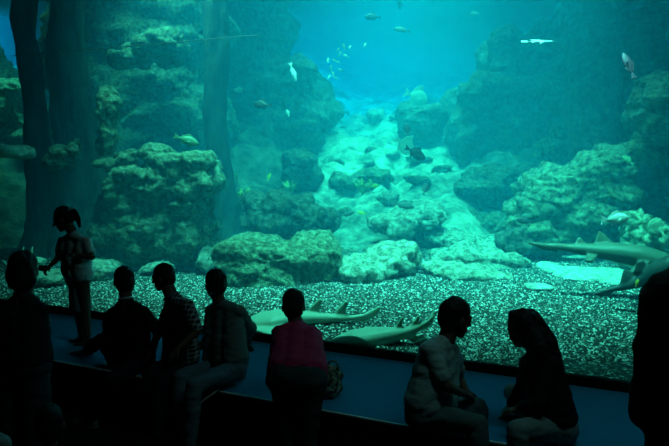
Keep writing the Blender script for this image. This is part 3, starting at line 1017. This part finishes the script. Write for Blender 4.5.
def person(label, J, look, s=1.0, hs=1.0, shirt=None, sleeve=0.5, trousers=None, leg_end=0.94, skin='skin', hair='short', hair_m=None,
           shoes=None, foot_dirs=None, hand_dirs=None, curl=0.5, skirt=None, collar=None, belt=None, body_w=1.0, head_up=(0, 0, 1), flare=0.0, group=None, hem=0.84, thigh=0.0, loose=0.0, base=None):
    g = lambda k: Vector(J[k])
    hd, nk = g('head'), g('neck')
    s1, s2, h1, h2 = g('s1'), g('s2'), g('h1'), g('h2')
    R = frame(look, head_up)
    pel = (h1 + h2) / 2
    if base is None:
        base = Vector((pel.x, pel.y, J.get('z', LZ)))
    root = empty('person', base)
    tag(root, label, 'person', group)
    # ---- body
    mb = MB()
    k = hs = hs * 1.16

    def hp(x, y, z):
        return hd + R @ (Vector((x, y, z)) * k)
    mb.ell(hp(0, -0.012, 0.028), (0.073 * k, 0.092 * k, 0.084 * k), R)
    mb.ell(hp(0, 0.028, -0.042), (0.054 * k, 0.058 * k, 0.068 * k), R)
    mb.ell(hp(0, 0.060, -0.088), 0.023 * k)
    mb.cap(hp(0, 0.084, 0.002), hp(0, 0.104, -0.026), 0.010 * k, 0.014 * k)
    mb.cap(hp(-0.03, 0.072, 0.02), hp(0.03, 0.072, 0.02), 0.016 * k)
    mb.cap(hp(-0.017, 0.078, -0.056), hp(0.017, 0.078, -0.056), 0.0095 * k)
    mb.cap(hp(-0.013, 0.076, -0.068), hp(0.013, 0.076, -0.068), 0.0095 * k)
    for e_ in (-1, 1):
        mb.ell(hp(e_ * 0.075, -0.008, -0.012), (0.011 * k, 0.019 * k, 0.032 * k), R)
        mb.ell(hp(e_ * 0.030, 0.074, 0.0), 0.014 * k)
    mb.cap(hp(0, -0.02, -0.05), nk, 0.056 * s * (hs / s) ** 0.5, 0.064 * s)
    sm = (s1 + s2) / 2
    mb.cap(nk, sm - (sm - pel).normalized() * -0.02, 0.06 * s, 0.075 * s)
    i1, i2 = sm.lerp(s1, 0.62), sm.lerp(s2, 0.62)
    drop = (pel - sm).normalized() * 0.05 * s

    def torso(mb, r, lo=1.0, rl=0.0):
        q1, q2 = h1.lerp(i1, 1 - lo), h2.lerp(i2, 1 - lo)
        for sh in (s1, s2):
            mb.cap(nk + (sm - nk) * 0.25, sm.lerp(sh, 0.8) + drop * 0.2, (0.05 + r) * s, (0.06 + r) * s)
        mb.cap(q1, i1 + drop, (0.095 * body_w + r + rl) * s, (0.082 * body_w + r) * s, 16)
        mb.cap(q2, i2 + drop, (0.095 * body_w + r + rl) * s, (0.082 * body_w + r) * s, 16)
        mb.cap((q1 + q2) / 2, sm + drop, (0.105 * body_w + r + rl) * s, (0.092 * body_w + r) * s, 16)
        mb.cap(s1, sm + drop * 0.3, (0.052 + r) * s, (0.07 + r) * s)
        mb.cap(s2, sm + drop * 0.3, (0.052 + r) * s, (0.07 + r) * s)
    torso(mb, 0.0)
    hand_dirs = hand_dirs or {}
    for n_ in ('1', '2'):
        sh, el, wr = g('s' + n_), g('e' + n_), g('w' + n_)
        mb.cap(sh, el, 0.048 * s, 0.039 * s)
        mb.cap(el, wr, 0.040 * s, 0.027 * s)
        fd, nn = hand_dirs.get(n_, ((wr - el), (0, 0, 1)))
        hand(mb, wr, fd, nn, s, curl)
        hp_, kn, an = g('h' + n_), g('k' + n_), g('a' + n_)
        mb.cap(hp_, kn, 0.085 * s, 0.056 * s)
        mid = kn.lerp(an, 0.35)
        mb.chain([kn, mid, an], [0.056 * s, 0.055 * s, 0.036 * s])
        fdv = Vector((foot_dirs or {}).get(n_, (0, 1, 0))).normalized()
        mb.cap(an - fdv * 0.03 * s + Vector((0, 0, -0.035 * s)), an + fdv * 0.15 * s + Vector((0, 0, -0.05 * s)), 0.036 * s, 0.026 * s)
        mb.cap(an, an + fdv * 0.08 * s + Vector((0, 0, -0.045 * s)), 0.036 * s, 0.03 * s)
    me = fuse(mb.mesh('body'), 0.0075, 2)
    for p in me.polygons:
        c = p.center
        if (c - hd).length < 0.16 * k:
            q = R.transposed() @ (c - hd) / k
            if q.y > 0.078 and abs(abs(q.x) - 0.030) < 0.012 and abs(q.z) < 0.008:
                p.material_index = 1
            elif q.y > 0.075 and abs(q.x) < 0.022 and -0.078 < q.z < -0.048:
                p.material_index = 2
    put('body', me, [M[skin], M['eye'], M['lip']], base, root)
    # ---- shirt
    if shirt:
        mb = MB()
        torso(mb, 0.014 + loose, hem, 0.016)
        mb.cap(nk - (nk - sm) * 0.35, sm, 0.064 * s, 0.085 * s)
        for n_ in ('1', '2'):
            sh, el, wr = g('s' + n_), g('e' + n_), g('w' + n_)
            if sleeve <= 1:
                mb.cap(sh, sh.lerp(el, max(0.05, sleeve)), (0.062 + loose) * s, (0.060 + loose) * s)
            else:
                mb.cap(sh, el, (0.062 + loose) * s, 0.054 * s)
                mb.cap(el, el.lerp(wr, sleeve - 1), 0.054 * s, 0.042 * s)
        me = fuse(mb.mesh('shirt'), 0.011, 3)
        folds(me, 0.009, 7, len(label) + 1)
        put('shirt', me, shirt, base, root)
    if collar:
        mb = MB()
        ax = (hd - nk).normalized()
        n_ = ax.orthogonal().normalized()
        b_ = ax.cross(n_)
        c0 = nk - ax * 0.012 * s
        ring = [c0 + (n_ * math.cos(t) + b_ * math.sin(t)) * 0.068 * s for t in [2 * math.pi * j / 16 for j in range(17)]]
        for j in range(16):
            mb.cap(ring[j], ring[j + 1], 0.016 * s, None, 8)
        put('collar', fuse(mb.mesh('collar'), 0.008, 2), collar, base, root)
    # ---- trousers or skirt
    if trousers:
        mb = MB()
        mb.cap(h1, h2, 0.112 * s * body_w, None, 16)
        t_ = (sm - pel).normalized()
        mb.cap(h1 + t_ * 0.06 * s, h2 + t_ * 0.06 * s, 0.100 * s * body_w, None, 16)
        for n_ in ('1', '2'):
            hp_, kn, an = g('h' + n_), g('k' + n_), g('a' + n_)
            mb.cap(hp_, kn, (0.100 + thigh) * s, (0.072 + flare + thigh * 0.5) * s, 16)
            mb.chain([kn, kn.lerp(an, 0.4), kn.lerp(an, leg_end)], [(0.072 + flare) * s, (0.070 + flare) * s, (0.056 + flare) * s])
        me = fuse(mb.mesh('trousers'), 0.012, 3)
        folds(me, 0.010, 6, len(label) + 2)
        put('trousers', me, trousers, base, root)
    if skirt:
        m_, hem, w0, w1 = skirt
        hem = Vector(hem)
        mb = MB()
        ax = (hem - pel).normalized()
        sx_ = (h2 - h1).normalized()
        sy_ = ax.cross(sx_).normalized()
        sx_ = sy_.cross(ax).normalized()
        rings = []
        for i in range(9):
            t = i / 8
            c = (pel + (sm - pel) * 0.25).lerp(hem, t)
            r = (w0 + (w1 - w0) * t) * s
            rings.append([c + sx_ * (math.cos(a_) * r * (1 + 0.05 * math.sin(7 * a_) * t)) + sy_ * (math.sin(a_) * r * 0.75 * (1 + 0.05 * math.sin(7 * a_) * t)) for a_ in [2 * math.pi * j / 28 for j in range(28)]])
        mb.loft(rings)
        me = fuse(mb.mesh('skirt'), 0.012, 2)
        folds(me, 0.008, 7, len(label), (1.6, 1.6, 0.5))
        put('skirt', me, m_, base, root)
    # ---- shoes
    if shoes:
        for n_ in ('1', '2'):
            an = g('a' + n_)
            fdv = Vector((foot_dirs or {}).get(n_, (0, 1, 0))).normalized()
            mb = MB()
            mb.cap(an - fdv * 0.035 * s + Vector((0, 0, -0.034 * s)), an + fdv * 0.05 * s + Vector((0, 0, -0.036 * s)), 0.046 * s, 0.046 * s)
            mb.cap(an + fdv * 0.04 * s + Vector((0, 0, -0.040 * s)), an + fdv * 0.155 * s + Vector((0, 0, -0.048 * s)), 0.046 * s, 0.036 * s)
            mb.cap(an + Vector((0, 0, 0.01)), an + Vector((0, 0, -0.03 * s)), 0.044 * s, 0.046 * s)
            sh_ = put('shoe', fuse(mb.mesh('shoe'), 0.009, 2), shoes, base, root)
            mb = MB()
            lo_ = Vector((0, 0, -0.072 * s))
            mb.ell(an + fdv * 0.055 * s + lo_, (0.050 * s, 0.145 * s, 0.014 * s), frame(fdv), 18, 0.7)
            put('sole', mb.mesh('sole'), M['sole'], base, sh_)
    # ---- hair
    hm = hair_m or M['hair']
    mb = MB()
    mb.ell(hp(0, -0.020, 0.036), (0.083 * k, 0.096 * k, 0.090 * k), R)
    mb.ell(hp(0, -0.046, -0.004), (0.076 * k, 0.066 * k, 0.080 * k), R)
    if hair == 'pony':
        q = hp(0, -0.085, 0.05)
        bk = Vector((-R.col[1].x, -R.col[1].y, 0)).normalized()
        mb.chain([q, q + bk * 0.05 + DN * 0.01, q + bk * 0.085 + DN * 0.08, q + bk * 0.10 + DN * 0.16], [0.036 * k, 0.034 * k, 0.028 * k, 0.010 * k])
    elif hair == 'bun':
        mb.ell(hp(0, -0.085, 0.075), 0.045 * k)
        mb.ell(hp(0, -0.045, -0.03), (0.092 * k, 0.072 * k, 0.095 * k), R)
    elif hair == 'crop':
        mb.ell(hp(0, -0.04, -0.03), (0.074 * k, 0.058 * k, 0.07 * k), R)
    elif hair == 'long':
        for strand in J['hair']:
            mb.chain([Vector(p) for p, _ in strand], [r for _, r in strand])
    me = fuse(mb.mesh('hair'), 0.0085, 2)
    folds(me, 0.010 if hair == 'long' else 0.006, 18, len(label) + 3, (1, 1, 0.5))
    hob = put('hair', me, hm, base, root)
    if hair == 'pony':
        mb = MB()
        q = hp(0, -0.085, 0.05) + bk * 0.03
        mb.ell(q, (0.022 * k, 0.046 * k, 0.046 * k), None, 14)
        put('hair_tie', mb.mesh('hair_tie'), mat('hair_tie', (0.4, 0.4, 0.42), 0.6), base, hob)
    return root


L_ = -RT                      # towards the picture's left
A_ = Vector((-math.sin(YAW), math.cos(YAW), 0))   # away from the viewer
DN = Vector((0, 0, -1))

# 1 boy in a dark shirt, one foot up on the ledge
person('boy in dark shirt with pale collar sitting with one shoe up on the ledge',
       dict(head=at(124, 281, 5.55), neck=at(126, 298, 5.52), s1=at(112, 314, 5.6), s2=at(145, 313, 5.4), h1=at(118, 361, 5.75), h2=at(140, 363, 5.62),
            e1=at(106, 333, 5.62), w1=at(112, 352, 5.75), e2=at(157, 333, 5.45), w2=at(153, 353, 5.55),
            k1=at(101, 340, 5.85), a1=at(87, 350, 6.08), k2=at(112, 380, 5.22), a2=at(90, 419, 5.45)),
       L_ * 0.55 + A_ + DN * 0.12, 0.86, 0.92, cloth('shirt_black', (0.012, 0.014, 0.018)), 0.7, cloth('jeans_dark', (0.015, 0.022, 0.032)),
       hair='crop', shoes=mat('shoe_grey', (0.30, 0.31, 0.30), 0.6), foot_dirs={'1': L_, '2': L_ + A_ * 0.2}, collar=mat('collar_pale', (0.55, 0.58, 0.55), 0.8))
# 2 boy in a plaid shirt
person('boy in plaid shirt sitting in profile, second of the three seated boys at left',
       dict(head=at(163, 277.5, 5.4), neck=at(171, 295, 5.38), s1=at(170, 305, 5.55), s2=at(188, 306, 5.25), h1=at(175, 365, 5.62), h2=at(187, 367, 5.42),
            e1=at(161, 330, 5.55), w1=at(150, 350, 5.5), e2=at(197, 331, 5.15), w2=at(178, 349, 5.05),
            k1=at(149, 374, 5.24), a1=at(148, 430, 5.16), k2=at(160, 379, 5.03), a2=at(158, 438, 4.98)),
       L_ + A_ * 0.25 + DN * 0.22, 0.88, 0.84, plaid('shirt_plaid', (0.02, 0.028, 0.034), (0.62, 0.62, 0.60), 9), 0.9, cloth('jeans_black', (0.015, 0.02, 0.028)),
       hair='short', shoes=mat('shoe_dark', (0.02, 0.02, 0.02), 0.6), foot_dirs={'1': L_, '2': L_}, collar=mat('collar_dark', (0.16, 0.17, 0.17), 0.8))
# 3 boy in a grey shirt leaning on his right hand
person('boy in grey-green shirt leaning on one hand, third of the three seated boys',
       dict(head=at(215, 284.5, 5.4), neck=at(219, 301, 5.38), s1=at(211, 311, 5.5), s2=at(239, 311, 5.3), h1=at(215, 368, 5.4), h2=at(236, 370, 5.2),
            e1=at(209, 336, 5.5), w1=at(196, 352, 5.4), e2=at(251, 328, 5.5), w2=at(248, 345, 5.85),
            k1=at(180, 378, 5.06), a1=at(178, 438, 4.98), k2=at(194, 386, 4.86), a2=at(190, 448, 4.80)),
       L_ * 0.75 + A_ + DN * 0.1, 0.87, 0.93, cloth('shirt_grey', (0.15, 0.19, 0.175)), 1.5, cloth('jeans_blue', (0.12, 0.17, 0.21)),
       hair='short', shoes=mat('shoe_black', (0.02, 0.02, 0.02), 0.6), foot_dirs={'1': L_, '2': L_},
       hand_dirs={'2': (A_ * 0.7 + DN * 0.5 - L_ * 0.1, Vector((0, 0, 1)))}, curl=0.25)
# 4 person in maroon leaning on the ledge
person('person in maroon top bending forward over the ledge, seen from behind',
       dict(head=at(293.5, 306, 5.0), neck=at(296, 323, 4.95), s1=at(279, 333, 4.92), s2=at(315, 336, 4.86), h1=at(285, 380, 4.52), h2=at(310, 382, 4.47),
            e1=at(276, 362, 5.0), w1=at(284, 366, 5.2), e2=at(320, 366, 4.95), w2=at(312, 370, 5.12),
            k1=at(287, 425, 4.52), a1=at(288, 474, 4.44), k2=at(309, 427, 4.46), a2=at(308, 476, 4.40), z=0),
       A_ + DN * 0.35 + L_ * 0.05, 0.88, 0.93, cloth('top_maroon', (0.55, 0.035, 0.10)), 1.5, cloth('trousers_dark', (0.028, 0.05, 0.05)),
       hair='crop', shoes=mat('shoe_navy', (0.02, 0.02, 0.025), 0.6), foot_dirs={'1': A_, '2': A_}, body_w=1.3, thigh=0.022)
# 5 man in a grey shirt turned right
person('man in grey short-sleeved shirt sitting on the ledge turned towards the long-haired woman',
       dict(head=at(456, 318, 4.45), neck=at(446, 340, 4.42), s1=at(451, 351, 4.6), s2=at(429, 351, 4.28), h1=at(437, 412, 4.5), h2=at(421, 414, 4.28),
            e1=at(459, 378, 4.72), w1=at(466, 391, 4.62), e2=at(446, 386, 4.2), w2=at(464, 394, 4.4),
            k1=at(478, 408, 4.52), a1=at(480, 468, 4.42), k2=at(478, 424, 4.18), a2=at(478, 486, 4.12)),
       -L_ + A_ * 0.45 + DN * 0.28, 0.95, 1.02, cloth('shirt_stone', (0.30, 0.44, 0.43)), 0.72, cloth('trousers_grey', (0.09, 0.15, 0.15)),
       hair='short', shoes=mat('shoe_brown', (0.03, 0.025, 0.02), 0.6), foot_dirs={'1': -L_, '2': -L_}, body_w=1.08, loose=0.008)
# 6 woman with long hair turned left
person('woman with long dark wavy hair sitting on the ledge facing left',
       dict(head=at(522, 329, 4.3), neck=at(536, 348, 4.27), s1=at(528, 362, 4.42), s2=at(551, 364, 4.12), h1=at(546, 424, 4.35), h2=at(560, 428, 4.15),
            e1=at(521, 392, 4.5), w1=at(510, 405, 4.52), e2=at(540, 402, 4.05), w2=at(518, 408, 4.15),
            k1=at(513, 392, 4.62), a1=at(524, 416, 4.48), k2=at(517, 430, 4.0), a2=at(520, 490, 3.98),
            hair=[[(at(533, 322, 4.3), 0.07), (at(545, 345, 4.28), 0.085), (at(553, 370, 4.26), 0.08), (at(556, 392, 4.25), 0.04)],
                  [(at(532, 318, 4.36), 0.06), (at(538, 345, 4.36), 0.07), (at(541, 368, 4.34), 0.06), (at(540, 385, 4.34), 0.03)],
                  [(at(530, 325, 4.22), 0.05), (at(540, 350, 4.16), 0.07), (at(547, 378, 4.13), 0.06), (at(550, 398, 4.12), 0.03)],
                  [(at(514, 316, 4.30), 0.035), (at(511, 326, 4.26), 0.022), (at(512, 338, 4.26), 0.016)]]),
       L_ * 0.55 + A_ + DN * 0.25, 0.92, 0.95, cloth('top_black', (0.010, 0.011, 0.013)), 1.8, cloth('jeans_grey', (0.20, 0.28, 0.28)),
       hair='long', shoes=mat('shoe_tan', (0.05, 0.04, 0.03), 0.6), foot_dirs={'1': L_ + A_ * 0.3, '2': L_}, body_w=1.12)
# 7 girl standing on the ledge
girl = person('girl with ponytail in pale blouse and knee-length skirt standing on the ledge',
       dict(head=at(63, 219, 6.4), neck=at(73, 233, 6.4), s1=at(63, 241, 6.52), s2=at(87, 242, 6.3), h1=at(73, 279, 6.47), h2=at(83, 280, 6.35),
            e1=at(58, 258, 6.5), w1=at(50, 266, 6.45), e2=at(92, 257, 6.25), w2=at(76, 255, 6.2),
            k1=at(79, 311, 6.5), a1=at(82, 338, 6.5), k2=at(86, 312, 6.35), a2=at(88, 341, 6.38)),
       L_ + DN * 0.42 - A_ * 0.1, 0.79, 0.86, cloth('blouse_pale', (0.74, 0.80, 0.75)), 0.6, None,
       hair='pony', skin='skin', skirt=(cloth('skirt_grey', (0.28, 0.35, 0.32)), at(81, 310, 6.43), 0.13, 0.165),
       foot_dirs={'1': L_, '2': L_ - A_ * 0.15}, collar=mat('collar_white', (0.55, 0.6, 0.55), 0.8), curl=0.9, head_up=(0, 0, 1))
# 8 woman standing on the floor at the left
person('woman with pinned-up dark hair standing on the floor at the left edge, seen from behind',
       dict(head=at(24, 270, 4.5), neck=at(23, 291, 4.48), s1=at(4, 312, 4.5), s2=at(40, 311, 4.45), h1=at(11, 366, 4.5), h2=at(35, 366, 4.46),
            e1=at(-6, 338, 4.6), w1=at(8, 340, 4.85), e2=at(44, 335, 4.55), w2=at(36, 332, 4.8),
            k1=at(12, 425, 4.5), a1=at(13, 474, 4.5), k2=at(37, 425, 4.46), a2=at(37, 474, 4.46), z=0),
       A_ + L_ * 0.1 + DN * 0.05, 0.95, 1.0, cloth('top_dark', (0.022, 0.028, 0.032)), 1.4, cloth('trousers_wide', (0.035, 0.06, 0.075)),
       hair='bun', shoes=mat('shoe_plain', (0.02, 0.02, 0.02), 0.6), foot_dirs={'1': A_, '2': A_}, body_w=1.05, flare=0.03)
# 9 small child low in the picture
person('small dark-haired child standing on the floor at lower left, only the head in view',
       dict(head=at(50, 424, 3.5), neck=at(50, 450, 3.48), s1=at(32, 462, 3.5), s2=at(67, 462, 3.46), h1=at(40, 520, 3.5), h2=at(58, 520, 3.48),
            e1=at(28, 495, 3.5), w1=at(30, 525, 3.55), e2=at(71, 495, 3.46), w2=at(70, 525, 3.5),
            k1=at(41, 550, 3.5), a1=at(42, 566, 3.5), k2=at(58, 550, 3.48), a2=at(58, 566, 3.48), z=0),
       A_ + L_ * 0.2, 0.6, 0.80, cloth('shirt_child', (0.03, 0.04, 0.045)), 0.6, cloth('shorts_child', (0.02, 0.02, 0.02)), leg_end=0.4, hair='crop', foot_dirs={'1': A_, '2': A_})
# 10 child in pale teal at the corner
person('child in pale teal shirt at the bottom left corner, only one shoulder in view',
       dict(head=at(-14, 408, 3.6), neck=at(-12, 430, 3.58), s1=at(-31, 443, 3.6), s2=at(3, 442, 3.56), h1=at(-22, 510, 3.6), h2=at(-2, 510, 3.58),
            e1=at(-36, 480, 3.6), w1=at(-34, 512, 3.65), e2=at(8, 478, 3.56), w2=at(6, 512, 3.6),
            k1=at(-21, 540, 3.6), a1=at(-20, 557, 3.6), k2=at(-3, 540, 3.58), a2=at(-3, 557, 3.58), z=0),
       A_, 0.66, 0.82, cloth('shirt_teal', (0.30, 0.42, 0.42)), 0.6, cloth('shorts_dark', (0.02, 0.02, 0.02)), leg_end=0.4, hair='crop', foot_dirs={'1': A_, '2': A_})
# 11 figure close by at the right edge
person('dark figure close by at the right edge, only shoulder and bent arm in view',
       dict(head=at(745, 175, 1.75), neck=at(733, 232, 1.72), s1=at(669, 300, 1.7), s2=at(800, 300, 1.62), h1=at(700, 510, 1.68), h2=at(775, 510, 1.62),
            e1=at(652, 410, 1.66), w1=at(690, 470, 1.85), e2=at(815, 405, 1.6), w2=at(790, 470, 1.75),
            k1=at(705, 680, 1.68), a1=at(705, 800, 1.68), k2=at(770, 680, 1.62), a2=at(770, 800, 1.62), z=0.55),
       A_ + L_ * 0.1, 1.0, 1.0, cloth('jacket_dark', (0.03, 0.04, 0.04)), 1.9, cloth('trousers_plain', (0.02, 0.02, 0.02)), hair='crop', foot_dirs={'1': A_, '2': A_}, loose=0.012)

# ------------------------------------------------------------------ small things
ph = empty('compact_camera', at(43.5, 268, 6.45))
R_ = frame(L_ + DN * 0.3, (0, 0, 1))
mb = MB()
c = at(43.5, 268, 6.45)
mb.ell(c, (0.05, 0.012, 0.028), frame(A_ + DN * 0.4), 20, 0.3)
cb = put('body', mb.mesh('body'), mat('camera_body', (0.02, 0.02, 0.022), 0.4), c, ph)
mb = MB()
mb.cap(c - A_ * 0.013 + DN * 0.004, c - A_ * 0.017 + DN * 0.004, 0.010, 0.010)
put('lens', mb.mesh('lens'), mat('lens', (0.01, 0.01, 0.015), 0.1), c, cb)
tag(ph, 'small dark camera held out by the standing girl', 'camera')

# patterned cloth bag beside the person in maroon
bc = on_z(332, 396, LZ)
bag = empty('cloth_bag', bc)
mb = MB()
mb.ell(bc + Vector((0, 0, 0.10)), (0.075, 0.10, 0.10), None, 18, 0.8)
mb.ell(bc + Vector((0.01, 0, 0.18)), (0.05, 0.07, 0.06), None, 16, 0.9)
me = fuse(mb.mesh('bag'), 0.012, 2)
folds(me, 0.02, 9, 5)
zmin = min(v.co.z for v in me.vertices)
me.transform(Matrix.Translation((0, 0, LZ - zmin)))
put('pouch', me, noisy('bag_pattern', (0.05, 0.06, 0.04), (0.42, 0.46, 0.30), 22, 3, 0.9, 0.3, 20, 0.01, 0.45, 0.55), bc, bag)
mb = MB()
pts = [bc + Vector((0.05 * math.cos(t), 0.02, 0.20 + 0.07 * math.sin(t))) for t in [math.pi * i / 8 for i in range(9)]]
mb.chain(pts, [0.008] * 9)
put('handle', mb.mesh('handle'), mat('bag_handle', (0.2, 0.22, 0.16), 0.8), bc, bag)
tag(bag, 'small patterned cloth bag on the ledge beside the person in maroon', 'bag')

# pale strip added as the highlight along a shin at the edge
mb = MB()
P = [on_z(228, 384, LZ + 0.012), on_z(221, 386, LZ + 0.014), at(214, 393, 4.98), at(205, 399, 4.95), at(194, 408, 4.92)]
mb.chain(P, [0.008] * 5)
tag(put('shin_highlight', mb.mesh('shin_highlight'), mat('highlight_pale', (0.55, 0.55, 0.5), 0.7), P[1]), 'thin pale strip over the ledge edge, added as a shin highlight of the boy in grey-green', 'shin_highlight')
